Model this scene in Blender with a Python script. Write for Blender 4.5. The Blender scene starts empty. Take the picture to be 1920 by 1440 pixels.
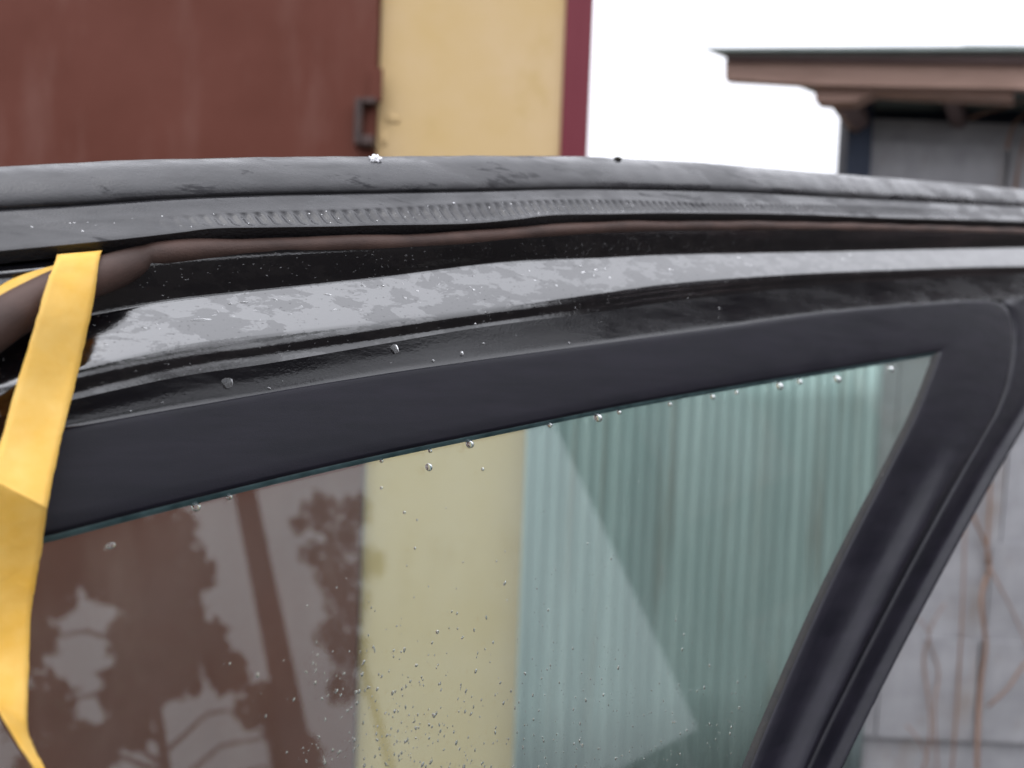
import bpy, bmesh, math, random
import numpy as np
from mathutils import Vector, Matrix

random.seed(7); rng = np.random.default_rng(7)
scene = bpy.context.scene
C = scene.collection
R = math.radians

# ------------------------------------------------------------------ camera
W, H, F = 1920.0, 1440.0, 1478.0          # photograph pixels, focal length in pixels
CAM = Vector((0, 0, 1.62))
cam_rot = Matrix.Rotation(R(90 - 2.0), 4, 'X') @ Matrix.Rotation(R(2.3), 4, 'Z')
cam_d = bpy.data.cameras.new('camera'); cam = bpy.data.objects.new('camera', cam_d); C.objects.link(cam)
cam.matrix_world = Matrix.Translation(CAM) @ cam_rot
cam_d.sensor_width = 36.0; cam_d.lens = 36.0 * F / W
cam_d.clip_start = 0.01; cam_d.clip_end = 1000
cam_d.dof.use_dof = True; cam_d.dof.focus_distance = 0.375
cam_d.dof.aperture_fstop = cam_d.lens / 4.7
scene.camera = cam
scene.render.resolution_x = 1024; scene.render.resolution_y = 768

# ------------------------------------------------------------------ sky and light (overcast)
SUN_EL, SUN_AZ = R(62), R(200)
world = bpy.data.worlds.new('World'); scene.world = world; world.use_nodes = True
nt = world.node_tree; nt.nodes.clear()
def wn(t): return nt.nodes.new(t)
sky = wn('ShaderNodeTexSky'); sky.sky_type = 'NISHITA'; sky.sun_disc = False
sky.sun_elevation = SUN_EL; sky.sun_rotation = SUN_AZ; sky.dust_density = 4.0
hs = wn('ShaderNodeHueSaturation'); hs.inputs['Saturation'].default_value = 0.25
nt.links.new(sky.outputs[0], hs.inputs['Color'])
geo = wn('ShaderNodeTexCoord'); sep = wn('ShaderNodeSeparateXYZ'); nt.links.new(geo.outputs['Generated'], sep.inputs[0])
mr = wn('ShaderNodeMapRange'); mr.inputs['From Min'].default_value = 0; mr.inputs['From Max'].default_value = 1
mr.inputs['To Min'].default_value = 9.5; mr.inputs['To Max'].default_value = 27.0     # overcast sky: zenith about three times the horizon
nt.links.new(sep.outputs['Z'], mr.inputs['Value'])
tint = wn('ShaderNodeVectorMath'); tint.operation = 'SCALE'; tint.inputs[0].default_value = (0.97, 0.985, 1.06)
nt.links.new(mr.outputs[0], tint.inputs['Scale'])
mixw = wn('ShaderNodeMix'); mixw.data_type = 'RGBA'; mixw.inputs['Factor'].default_value = 0.85
nt.links.new(hs.outputs[0], mixw.inputs['A']); nt.links.new(tint.outputs[0], mixw.inputs['B'])
bg = wn('ShaderNodeBackground'); bg.inputs['Strength'].default_value = 0.12
nt.links.new(mixw.outputs['Result'], bg.inputs['Color'])
wo = wn('ShaderNodeOutputWorld'); nt.links.new(bg.outputs[0], wo.inputs[0])
sun_d = bpy.data.lights.new('sun', 'SUN'); sun_d.energy = 0.6; sun_d.angle = R(40); sun_d.color = (1, 0.98, 0.95)
sun = bpy.data.objects.new('sun', sun_d); C.objects.link(sun)
sd = Vector((math.sin(SUN_AZ) * math.cos(SUN_EL), math.cos(SUN_AZ) * math.cos(SUN_EL), math.sin(SUN_EL)))
sun.rotation_euler = sd.to_track_quat('Z', 'Y').to_euler(); sun.location = (0, -3, 8)
vs = scene.view_settings
vs.view_transform = 'Standard'; vs.look = 'None'; vs.gamma = 1; vs.exposure = 0.0; vs.use_curve_mapping = False

# ------------------------------------------------------------------ projection helpers
R3 = cam_rot.to_3x3()
def ray(x, y):
    return R3 @ Vector(((x - W / 2) / F, (H / 2 - y) / F, -1.0))
def wp(x, y, Y):                      # point on a pixel's ray at world depth Y
    d = ray(x, y); return CAM + d * ((Y - CAM.y) / d.y)

# ------------------------------------------------------------------ materials
def lin(c):
    return tuple((v / 12.92 if v <= 0.04045 else ((v + 0.055) / 1.055) ** 2.4) for v in (k / 255.0 for k in c))
class Mat:
    def __init__(s, name):
        s.m = bpy.data.materials.new(name); s.m.use_nodes = True; s.t = s.m.node_tree
        s.b = s.t.nodes['Principled BSDF']; s.o = s.t.nodes['Material Output']; s.tc = None
    def n(s, t, **kw):
        k = s.t.nodes.new(t)
        for a, v in kw.items(): setattr(k, a, v)
        return k
    def l(s, a, b): s.t.links.new(a, b)
    def coords(s, scale=(1, 1, 1), rot=(0, 0, 0)):
        if s.tc is None: s.tc = s.n('ShaderNodeTexCoord')
        m = s.n('ShaderNodeMapping'); m.inputs['Scale'].default_value = scale; m.inputs['Rotation'].default_value = rot
        s.l(s.tc.outputs['Object'], m.inputs[0]); return m.outputs[0]
    def noise(s, scale, detail=4, rough=0.55, stretch=(1, 1, 1), dist=0.0, rot=(0, 0, 0)):
        k = s.n('ShaderNodeTexNoise'); k.inputs['Scale'].default_value = scale; k.inputs['Detail'].default_value = detail
        k.inputs['Roughness'].default_value = rough; k.inputs['Distortion'].default_value = dist
        s.l(s.coords(stretch, rot), k.inputs['Vector']); return k.outputs['Fac']
    def rng(s, v, a, b, c, d, smooth=False):
        k = s.n('ShaderNodeMapRange'); k.clamp = True
        if smooth: k.interpolation_type = 'SMOOTHSTEP'
        for i, q in zip(('From Min', 'From Max', 'To Min', 'To Max'), (a, b, c, d)): k.inputs[i].default_value = q
        s.l(v, k.inputs['Value']); return k.outputs[0]
    def mix(s, f, a, b):
        k = s.n('ShaderNodeMix', data_type='RGBA')
        if isinstance(f, (int, float)): k.inputs['Factor'].default_value = f
        else: s.l(f, k.inputs['Factor'])
        for nm, v in (('A', a), ('B', b)):
            if isinstance(v, tuple): k.inputs[nm].default_value = (*v, 1)
            else: s.l(v, k.inputs[nm])
        return k.outputs['Result']
    def math(s, op, a, b):
        k = s.n('ShaderNodeMath', operation=op)
        for i, v in enumerate((a, b)):
            if isinstance(v, (int, float)): k.inputs[i].default_value = v
            else: s.l(v, k.inputs[i])
        return k.outputs[0]
    def bump(s, v, dist, strength=1.0, prev=None):
        k = s.n('ShaderNodeBump'); k.inputs['Distance'].default_value = dist; k.inputs['Strength'].default_value = strength
        s.l(v, k.inputs['Height'])
        if prev is not None: s.l(prev, k.inputs['Normal'])
        s.l(k.outputs[0], s.b.inputs['Normal']); return k.outputs[0]
    def set(s, **kw):
        for k, v in kw.items():
            i = s.b.inputs[k.replace('_', ' ')]
            if isinstance(v, tuple): i.default_value = (*v, 1) if len(v) == 3 else v
            elif isinstance(v, (int, float)): i.default_value = v
            else: s.l(v, i)
        return s

def simple(name, c1, c2, scale, rough=0.8, bump=0.0, bscale=None, stretch=(1, 1, 1), lo=0.35, hi=0.65, spec=0.5, metal=0.0):
    M = Mat(name); f = M.rng(M.noise(scale, 5, 0.6, stretch), lo, hi, 0, 1)
    M.set(Base_Color=M.mix(f, c1, c2), Roughness=rough, Specular_IOR_Level=spec, Metallic=metal)
    if bump: M.bump(M.noise(bscale or scale * 4, 5, 0.6, stretch), bump)
    return M.m

# black gloss paint, wet in patches
def m_paint():
    M = Mat('wet_black_paint')
    n1 = M.noise(48, 10, 0.68, (0.85, 1, 2.0), 0.25)
    film = M.rng(n1, 0.488, 0.512, 0, 1)
    sp = M.noise(900, 2, 0.5, (0.6, 1, 1))
    specks = M.rng(sp, 0.70, 0.74, 0, 1)
    M.set(Base_Color=(0.004, 0.004, 0.0055), IOR=2.2,
          Specular_IOR_Level=M.math('SUBTRACT', 0.60, M.math('MULTIPLY', film, 0.15)),
          Roughness=M.math('ADD', 0.035, M.math('MULTIPLY', M.noise(300, 3), 0.05)))
    b = M.bump(M.noise(300, 6, 0.65, (0.6, 1, 1)), 0.00015, 0.5)
    M.bump(specks, 0.0002, 0.6, b)
    return M.m
def m_flange():
    M = Mat('grimy_black_paint')
    f = M.rng(M.noise(40, 8, 0.66, (0.3, 1, 1.6), 0.4), .4, .62, 0, 1)
    M.set(Base_Color=M.mix(f, (0.006, 0.006, 0.008), (0.016, 0.016, 0.018)), IOR=1.6, Roughness=M.rng(f, 0, 1, 0.12, 0.34), Specular_IOR_Level=0.55)
    b = M.bump(M.noise(160, 6, 0.65, (0.3, 1, 1)), 0.0003, 0.5)
    M.bump(M.noise(700, 3, 0.6), 0.0002, 0.4, b)
    return M.m
def m_rubber():
    M = Mat('wet_weathered_rubber')
    wet = M.rng(M.noise(26, 7, 0.62, (0.55, 1, 1.6), 0.4), 0.46, 0.56, 0, 1)
    dust = M.rng(M.noise(55, 6, 0.65, (0.5, 1, 1.5)), 0.35, 0.7, 0, 1)
    dark = M.rng(M.noise(48, 8, 0.68, (0.45, 1, 1.5), 0.5, (0, .5, 0)), 0.585, 0.63, 0, 1)
    M.set(Base_Color=M.mix(dust, (0.016, 0.016, 0.019), (0.040, 0.039, 0.042)), IOR=1.5,
          Roughness=M.rng(wet, 0, 1, 0.45, 0.2), Specular_IOR_Level=M.rng(dark, 0, 1, 0.60, 0.22))
    b = M.bump(M.noise(900, 3, 0.6), 0.00025, 0.5)
    M.bump(M.noise(75, 4, 0.55, (0.5, 1, 1.0), 0.2), 0.0012, 0.3, b)
    return M.m
def m_trim():
    M = Mat('matte_black_trim')
    f = M.noise(120, 6, 0.65, (0.15, 1, 1))
    M.set(Base_Color=M.mix(M.rng(f, .35, .65, 0, 1), (0.006, 0.006, 0.010), (0.011, 0.010, 0.016)),
          Roughness=M.rng(M.noise(22, 8, 0.7, (0.4, 1, 1.3), 0.4), .35, .65, 0.32, 0.5), Specular_IOR_Level=0.2)
    M.bump(M.noise(1800, 3, 0.5), 0.00012, 0.6)
    return M.m
def m_tube():
    M = Mat('brown_foam_rubber')
    f = M.noise(45, 5, 0.6, (0.6, 1, 1))
    M.set(Base_Color=M.mix(M.rng(f, .35, .65, 0, 1), (0.042, 0.023, 0.018), (0.085, 0.048, 0.038)), Roughness=0.62, Specular_IOR_Level=0.4)
    M.bump(M.noise(1300, 3, 0.6), 0.0004, 0.6)
    return M.m
def m_textile():
    M = Mat('black_textile_face')
    w = M.n('ShaderNodeTexVoronoi'); w.inputs['Scale'].default_value = 700; M.l(M.coords((0.7, 1, 1), (0, 0.6, 0)), w.inputs['Vector'])
    M.set(Base_Color=(0.022, 0.022, 0.025), Roughness=0.55); M.bump(w.outputs['Distance'], 0.0006, 0.7)
    return M.m
def m_tape():
    M = Mat('yellow_masking_tape'); t = M.t
    f = M.noise(60, 5, 0.6)
    col = M.mix(M.rng(f, .3, .7, 0, 1), lin((250, 212, 120)), lin((243, 196, 84)))
    M.set(Base_Color=col, Roughness=0.5, Specular_IOR_Level=0.35)
    b = M.bump(M.noise(900, 3, 0.6, (1, 1, .4)), 0.0002, 0.6)
    M.bump(M.noise(70, 3, 0.5), 0.0016, 0.5, b)
    tr = M.n('ShaderNodeBsdfTranslucent'); M.l(col, tr.inputs['Color'])
    ms = M.n('ShaderNodeMixShader'); ms.inputs[0].default_value = 0.28
    M.l(M.b.outputs[0], ms.inputs[1]); M.l(tr.outputs[0], ms.inputs[2]); M.l(ms.outputs[0], M.o.inputs[0])
    return M.m
def m_pane(name, col, ior=1.5, veil=0.0):
    M = Mat(name)
    ge = M.n('ShaderNodeNewGeometry')
    # same reflectance from both sides of the thin slab
    inv = M.n('ShaderNodeMix', data_type='FLOAT'); M.l(ge.outputs['Backfacing'], inv.inputs['Factor'])
    inv.inputs['A'].default_value = ior; inv.inputs['B'].default_value = 1.0 / ior
    fr2 = M.n('ShaderNodeFresnel'); M.l(inv.outputs['Result'], fr2.inputs['IOR'])
    tr = M.n('ShaderNodeBsdfTransparent'); tr.inputs[0].default_value = (*col, 1)
    gl = M.n('ShaderNodeBsdfGlossy'); gl.inputs['Roughness'].default_value = 0.0; gl.inputs['Color'].default_value = (0.95, 0.97, 1, 1)
    ms = M.n('ShaderNodeMixShader'); M.l(fr2.outputs[0], ms.inputs[0]); M.l(tr.outputs[0], ms.inputs[1]); M.l(gl.outputs[0], ms.inputs[2])
    if veil:
        df = M.n('ShaderNodeBsdfDiffuse'); df.inputs['Color'].default_value = (0.8, 0.8, 0.8, 1)
        mv = M.n('ShaderNodeMixShader'); M.l(M.rng(M.noise(14, 6, 0.6, (1, 1, .6)), .3, .7, veil * .4, veil * 1.6), mv.inputs[0])
        M.l(ms.outputs[0], mv.inputs[1]); M.l(df.outputs[0], mv.inputs[2]); ms = mv
    M.l(ms.outputs[0], M.o.inputs[0]); M.t.nodes.remove(M.b)
    return M.m
def m_water():
    M = Mat('water'); M.set(Base_Color=(1, 1, 1), Roughness=0.0, IOR=1.33, Transmission_Weight=1.0); return M.m
def m_gate():
    M = Mat('brown_painted_steel')
    a = M.rng(M.noise(1.3, 5, 0.6), .4, .66, 0, 1); s = M.rng(M.noise(7, 6, 0.65, (1, 1, .25)), .52, .75, 0, 1)
    base = M.mix(a, (0.116, 0.038, 0.026), (0.146, 0.052, 0.038))
    M.set(Base_Color=M.mix(M.math('MULTIPLY', s, 0.35), base, (0.22, 0.12, 0.10)), Roughness=0.65, Specular_IOR_Level=0.1)
    M.bump(M.noise(3, 4, 0.5), 0.02, 0.25)
    return M.m
def m_plaster():
    M = Mat('yellow_plaster')
    a = M.rng(M.noise(2.2, 6, 0.62), .38, .62, 0, 1); s = M.rng(M.noise(4.5, 6, 0.68, (1, 1, .6)), .56, .74, 0, 1)
    base = M.mix(a, (0.60, 0.43, 0.205), (0.63, 0.465, 0.26))
    M.set(Base_Color=M.mix(M.math('MULTIPLY', s, 0.55), base, (0.46, 0.31, 0.09)), Roughness=0.85, Specular_IOR_Level=0.3)
    M.bump(M.noise(60, 5, 0.65), 0.004, 0.5)
    return M.m
def m_zinc():
    M = Mat('galvanised_sheet')
    a = M.rng(M.noise(11, 6, 0.65, (1, 1, .05)), .36, .64, 0, 1); st = M.rng(M.noise(13, 5, 0.6, (1, 1, .05)), .56, .68, 0, 1)
    base = M.mix(a, (0.42, 0.53, 0.54), (0.58, 0.69, 0.70))
    M.set(Base_Color=M.mix(M.math('MULTIPLY', st, .5), base, (0.22, 0.16, 0.11)), Roughness=0.34, Metallic=0.6)
    M.bump(M.noise(30, 4), 0.003, 0.3)
    return M.m
def m_slate():
    M = Mat('grey_slate_tile')
    oi = M.n('ShaderNodeObjectInfo')
    a = M.noise(9, 6, 0.62); s = M.rng(M.noise(5, 6, 0.66, (1, 1, .4)), .55, .72, 0, 1)
    base = M.mix(M.rng(a, .3, .7, 0, 1), (0.30, 0.30, 0.32), (0.43, 0.43, 0.45))
    base = M.mix(M.math('MULTIPLY', oi.outputs['Random'], .35), base, (0.27, 0.265, 0.275))
    M.set(Base_Color=M.mix(M.math('MULTIPLY', s, .5), base, (0.27, 0.215, 0.17)), Roughness=0.85)
    M.bump(M.noise(50, 5, 0.6), 0.004, 0.4)
    return M.m
def m_wood(name, c1, c2, axis='x'):
    M = Mat(name); st = {'x': (.12, 1, 1), 'z': (1, 1, .12)}[axis]
    f = M.rng(M.noise(30, 6, 0.65, st, 0.6), .3, .7, 0, 1)
    M.set(Base_Color=M.mix(f, c1, c2), Roughness=0.8); M.bump(M.noise(60, 5, .6, st), 0.004, .5)
    return M.m

MT = dict(paint=m_paint(), rubber=m_rubber(), flange=m_flange(), trim=m_trim(), tube=m_tube(), textile=m_textile(), tape=m_tape(),
          glass=m_pane('tinted_window_glass', (0.80, 0.872, 0.826), 1.5, 0.018), clear=m_pane('house_window_glass', (0.9, 0.92, 0.92)),
          water=m_water(), gate=m_gate(), plaster=m_plaster(), zinc=m_zinc(), slate=m_slate())
MT['run'] = simple('dark_glass_run', (0.016, 0.04, 0.044), (0.05, 0.09, 0.095), 90, 0.35)
MT['seal2'] = simple('black_seal_lip', (0.006, 0.006, 0.007), (0.014, 0.012, 0.01), 160, 0.75, 0.0006, 700, (1, 1, .4))
MT['maroon'] = simple('maroon_sheet_metal', (0.15, 0.022, 0.034), (0.18, 0.034, 0.048), 5, 0.5, stretch=(1, 1, .2), spec=.2)
MT['hinge'] = simple('dark_brown_iron', (0.028, 0.015, 0.013), (0.06, 0.028, 0.022), 30, 0.6, 0.002)
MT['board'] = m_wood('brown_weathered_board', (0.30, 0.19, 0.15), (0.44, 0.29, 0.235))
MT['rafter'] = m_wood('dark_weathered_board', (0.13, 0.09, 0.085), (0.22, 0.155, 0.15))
MT['shade_blue'] = simple('eave_shade_blue', (0.018, 0.028, 0.055), (0.026, 0.04, 0.075), 12, 0.6)  # bluish shade under the eave, put into the colour of post and strip
MT['roof'] = simple('grey_green_roof_sheet', (0.22, 0.27, 0.26), (0.3, 0.35, 0.34), 8, 0.7)
MT['vine'] = m_wood('dry_vine_bark', (0.20, 0.115, 0.08), (0.34, 0.21, 0.15), 'z')
MT['ground'] = simple('wet_gravel_ground', (0.045, 0.042, 0.038), (0.11, 0.10, 0.09), 9, 0.6, 0.03, 40)
MT['snow'] = simple('snow', (0.85, 0.86, 0.9), (0.9, 0.9, 0.93), 200, 0.6)
MT['dirt'] = simple('wet_dirt', (0.02, 0.018, 0.012), (0.05, 0.045, 0.03), 300, 0.5, 0.001)
MT['bark'] = m_wood('tree_bark', (0.05, 0.04, 0.03), (0.12, 0.10, 0.08), 'z')
MT['leaf'] = simple('dark_foliage', (0.03, 0.045, 0.02), (0.06, 0.08, 0.03), 3, 0.6)
MT['pole'] = m_wood('dark_pole_wood', (0.03, 0.024, 0.02), (0.06, 0.05, 0.04), 'z')
MT['house'] = simple('dark_board_cladding', (0.035, 0.028, 0.025), (0.06, 0.05, 0.045), 4, 0.8, 0.006, 30, (1, 1, .2))
MT['houseroof'] = simple('dark_roofing', (0.03, 0.03, 0.03), (0.05, 0.05, 0.05), 9, 0.8)

# ------------------------------------------------------------------ object helpers
def mesh_obj(name, verts, faces, mat, parent=None, smooth=False):
    me = bpy.data.meshes.new(name); me.from_pydata([tuple(v) for v in verts], [], [tuple(f) for f in faces]); me.update()
    me.materials.append(mat)
    if smooth: me.polygons.foreach_set('use_smooth', [True] * len(me.polygons))
    o = bpy.data.objects.new(name, me); C.objects.link(o)
    if parent: o.parent = parent
    return o
def tag(o, label=None, cat=None, group=None, kind=None):
    for k, v in (('label', label), ('category', cat), ('group', group), ('kind', kind)):
        if v: o[k] = v
    return o
def thing(name, label, cat, loc=(0, 0, 0), group=None):
    o = bpy.data.objects.new(name, None); C.objects.link(o); o.location = loc; o.empty_display_size = .05
    return tag(o, label, cat, group)
BOXF = [(0, 3, 2, 1), (4, 5, 6, 7), (0, 1, 5, 4), (1, 2, 6, 5), (2, 3, 7, 6), (3, 0, 4, 7)]
def box_vf(a, b):
    (x0, y0, z0), (x1, y1, z1) = a, b
    return [(x0, y0, z0), (x1, y0, z0), (x1, y1, z0), (x0, y1, z0), (x0, y0, z1), (x1, y0, z1), (x1, y1, z1), (x0, y1, z1)], BOXF
def box(name, a, b, mat, parent=None, bevel=0.0):
    loc = parent.location if parent else Vector((0, 0, 0))
    v, f = box_vf([p - q for p, q in zip(a, loc)], [p - q for p, q in zip(b, loc)])
    o = mesh_obj(name, v, f, mat, parent)
    if bevel:
        m = o.modifiers.new('bevel', 'BEVEL'); m.width = bevel; m.segments = 2
    return o
def grid_faces(n, m, closed=False):
    fs = []
    for i in range(n - 1):
        for j in range(m - 1 if not closed else m):
            k = (j + 1) % m
            fs.append((i * m + j, i * m + k, (i + 1) * m + k, (i + 1) * m + j))
    return fs
def tube_vf(pts, rad, n=8):
    pts = [Vector(p) for p in pts]; vs_ = []
    if isinstance(rad, (int, float)): rad = [rad] * len(pts)
    prev = None
    for i, p in enumerate(pts):
        t = (pts[min(i + 1, len(pts) - 1)] - pts[max(i - 1, 0)]).normalized()
        if prev is None: a = t.orthogonal().normalized()
        else: a = (prev - t * prev.dot(t)).normalized()
        prev = a; b = t.cross(a)
        for k in range(n):
            g = 2 * math.pi * k / n; vs_.append(p + (a * math.cos(g) + b * math.sin(g)) * rad[i])
    fs = grid_faces(len(pts), n, True)
    fs.append(tuple(range(n - 1, -1, -1))); fs.append(tuple(range((len(pts) - 1) * n, len(pts) * n)))
    return vs_, fs
def join(parts):
    V, Fc = [], []
    for v, f in parts:
        k = len(V); V += list(v); Fc += [tuple(i + k for i in q) for q in f]
    return V, Fc
def cr(pts, m):                        # Catmull-Rom resample, m steps a span
    P = np.asarray(pts, float); n = len(P); out = []
    for i in range(n - 1):
        p0, p1, p2, p3 = P[max(i - 1, 0)], P[i], P[i + 1], P[min(i + 2, n - 1)]
        for k in range(m):
            t = k / m
            out.append(0.5 * ((2 * p1) + (-p0 + p2) * t + (2 * p0 - 5 * p1 + 4 * p2 - p3) * t * t + (-p0 + 3 * p1 - 3 * p2 + p3) * t ** 3))
    out.append(P[-1]); return np.array(out)

# ------------------------------------------------------------------ setting: the yard
gv = [(-150, -150, 0), (150, -150, 0), (150, 150, 0), (-150, 150, 0)]
tag(mesh_obj('ground', gv, [(0, 1, 2, 3)], MT['ground']), kind='structure')

# ------------------------------------------------------------------ garage
GY = 2.60
xg = wp(712, 120, GY).x; xm = wp(1056, 120, GY).x; xr = wp(1108, 120, GY).x
GH = 3.2
garage = thing('garage', 'yellow plastered garage with brown steel gate and maroon corner trim', 'garage', (xg, GY, 0))
box('wall', (xg, GY, 0), (xm, GY + 4.5, GH), MT['plaster'], garage)
box('corner_trim', (xm + .001, GY - 0.02, 0), (xr, GY + .12, GH), MT['maroon'], garage, 0.006)
box('lintel', (xg - 2.9, GY + .001, 2.95), (xg - .001, GY + .25, GH), MT['plaster'], garage)
box('side_wall', (xg - 3.3, GY, 0), (xg - 2.901, GY + 4.5, GH), MT['plaster'], garage)
box('roof', (xg - 3.35, GY - .05, GH + .002), (xr + .02, GY + 4.6, GH + .15), MT['houseroof'], garage)
gate = box('gate', (xg - 2.9, GY - 0.035, 0.04), (xg - 0.004, GY + .01, 2.94), MT['gate'], garage, 0.004)
p = wp(688, 228, GY - .06)
def gpart(name, a, b, mat, bev=.003):   # a sub-part of the gate
    o = box(name, a, b, mat, garage, bev); o.parent = gate; o.location = (0, 0, 0); return o
y0 = GY - .075
gx = lambda px, py: wp(px, py, GY - .06)
a, b = gx(664, 272), gx(681, 186)
gpart('latch_bar', (a.x, y0, a.z), (b.x, GY - .0355, b.z), MT['hinge'])
a, b = gx(681, 195), gx(706, 184); gpart('latch_bar', (a.x + .0005, y0 + .006, a.z), (b.x, GY - .0355, b.z), MT['hinge'])
a, b = gx(676, 276), gx(704, 256); gpart('latch_block', (a.x + .006, y0 - .01, a.z), (b.x, GY - .0355, b.z - .002), MT['hinge'], .006)
a, b = gx(690, 205), gx(716, 125); gpart('hinge_plate', (a.x, GY - .05, a.z + .03), (b.x, GY - .0355, b.z), MT['gate'])
# broken filler foam along the gate edge
def lump(name, c, r, mat, parent, seed, sc=(1, .5, 1), sub=3, amp=.35, freq=3.0):
    bm = bmesh.new(); bmesh.ops.create_icosphere(bm, subdivisions=sub, radius=1)
    from mathutils import noise
    for v in bm.verts:
        d = noise.noise(v.co * freq + Vector((seed * 7.1, seed * 3.3, seed))) * amp + noise.noise(v.co * freq * 2.3 + Vector((seed, 0, 0))) * amp * .5
        v.co = Vector((v.co.x * sc[0], v.co.y * sc[1], v.co.z * sc[2])) * r * (1 + d) + Vector(c)
    me = bpy.data.meshes.new(name); bm.to_mesh(me); bm.free(); me.materials.append(mat)
    me.polygons.foreach_set('use_smooth', [True] * len(me.polygons))
    o = bpy.data.objects.new(name, me); C.objects.link(o)
    if parent: o.parent = parent
    return o
for i, (px, py, r, sx, sz) in enumerate(((736, 224, .022, 1.2, .6), (720, 262, .016, .7, 1.4))):
    q = wp(px, py, GY); lump('plaster_lump', (q.x - garage.location.x, 0.0, q.z), r, MT['plaster'], garage, i + 1, (sx, .18, sz), 3, .6, 2.2)

# ------------------------------------------------------------------ corrugated fence
A = wp(986, 830, 2.50); B = wp(1655, 760, 2.86)
ax, ay, bx_, by = A.x, A.y, B.x, B.y
fl = math.hypot(bx_ - ax, by - ay); fu = Vector(((bx_ - ax) / fl, (by - ay) / fl, 0)); fn = Vector((fu.y, -fu.x, 0))
FH = 1.93
fence = thing('corrugated_fence', 'grey galvanised corrugated metal fence between the yellow garage and the tiled shed', 'fence', (ax, ay, 0))
nsheet = 3; sw = fl / nsheet; pitch = 0.050
for k in range(nsheet):
    n = int(sw / pitch * 10); vs_ = []
    for i in range(n + 2):
        s = k * sw + i * (sw / n)
        sn = math.sin(2 * math.pi * s / pitch + .35 * math.sin(s * 17)); w = 0.0100 * (2 * ((sn + 1) / 2) ** 1.7 - 1) + .0018 * math.sin(s * 23 + k) - .004 * k
        for z in (0.02, 0.5, 1.0, 1.5, FH - .01 * (k % 2)):
            q = fu * s + fn * (w + .004 * math.sin(z * 3 + s * 5)); vs_.append((q.x, q.y, z))
    o = mesh_obj('sheet', vs_, grid_faces(n + 2, 5), MT['zinc'], fence, True)
    sm = o.modifiers.new('solid', 'SOLIDIFY'); sm.thickness = 0.0012; sm.offset = -1
def fbox(name, s0, s1, d0, d1, z0, z1, mat, parent):
    vs_ = []
    for z in (z0, z1):
        for s, d in ((s0, d0), (s1, d0), (s1, d1), (s0, d1)):
            q = fu * s - fn * d; vs_.append((q.x, q.y, z))
    return mesh_obj(name, vs_, BOXF, mat, parent)
for z in (.45, 1.6): fbox('rail', 0.03, fl - .03, .030, .065, z, z + .06, MT['rafter'], fence)
for s in (.06, fl / 2, fl - .10): fbox('post', s, s + .06, .066, .13, 0, FH - .12, MT['rafter'], fence)

# ------------------------------------------------------------------ shed
SY = 2.95
sx0 = wp(1602, 280, SY).x
shed = thing('shed', 'weathered shed clad in grey slate tiles under a brown boarded eave', 'shed', (sx0, SY, 0))
SW = 1.5; wt = wp(1760, 222, SY).z
TS = 0.37
tv, tf = box_vf((0, 0, 0), (TS - .006, .008, TS + .02)); tme = bpy.data.meshes.new('tile'); tme.from_pydata(tv, [], tf); tme.materials.append(MT['slate'])
wall = box('wall', (sx0 + .05, SY + .03, 0), (sx0 + SW, SY + .10, wt), MT['slate'], shed)
zrow = wp(1890, 1030, SY).z; xcol = wp(1852, 1200, SY).x
r0 = -int(zrow / TS) - 1
for r in range(0, 7):
    z = zrow + (r - 2) * TS
    for c in range(-3, 6):
        x = xcol + c * TS + (0.03 * ((r * 37) % 5 - 2) / 2)
        if x < sx0 - .3 or z < -.02 or z + TS > wt + .05: continue
        me_ = tme
        if x < sx0 + .047:
            w_ = x + TS - .006 - (sx0 + .047); x = sx0 + .047
            if w_ < .04: continue
            me_ = bpy.data.meshes.new('tile'); me_.from_pydata(box_vf((0, 0, 0), (w_, .008, TS + .02))[0], [], BOXF); me_.materials.append(MT['slate'])
        o = bpy.data.objects.new('tile', me_); C.objects.link(o); o.parent = wall
        o.location = (x - sx0, .006 + .008 * (r % 2) - .004 * ((c + r) % 2), z)
        o.rotation_euler = (R(1.8) + rng.normal(0, .006), rng.normal(0, .012), rng.normal(0, .01))
box('corner_post', (sx0 - .045, SY - .045, 0), (sx0 + .045, SY + .045, wp(1600, 195, SY).z), MT['shade_blue'], shed, .004)
box('gap_shade_strip', (sx0 + .05, SY + .12, wt + .0), (sx0 + SW, SY + .2, wp(1760, 150, SY).z), MT['shade_blue'], shed, .004)  # added strip, colours the open gap above the wall as shade
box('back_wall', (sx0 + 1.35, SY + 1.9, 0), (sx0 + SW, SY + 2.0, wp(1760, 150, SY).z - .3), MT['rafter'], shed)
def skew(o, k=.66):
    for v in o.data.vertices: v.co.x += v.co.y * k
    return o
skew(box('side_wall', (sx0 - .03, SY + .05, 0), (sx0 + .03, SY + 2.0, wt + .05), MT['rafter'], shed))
EY = SY - .36                                      # eave plane
def pbox(name, x0, x1, yt, yb, d0, d1, mat, bev=.003):
    a = wp(x0, yb, d0); b = wp(x1, yt, d0)
    zt = wp((x0 + min(x1, 1920)) / 2, yt, d0).z; zb = wp((x0 + min(x1, 1920)) / 2, yb, d0).z
    return box(name, (a.x, d0, zb), (b.x, d1, zt), mat, shed, bev)
xe = 2600
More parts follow.
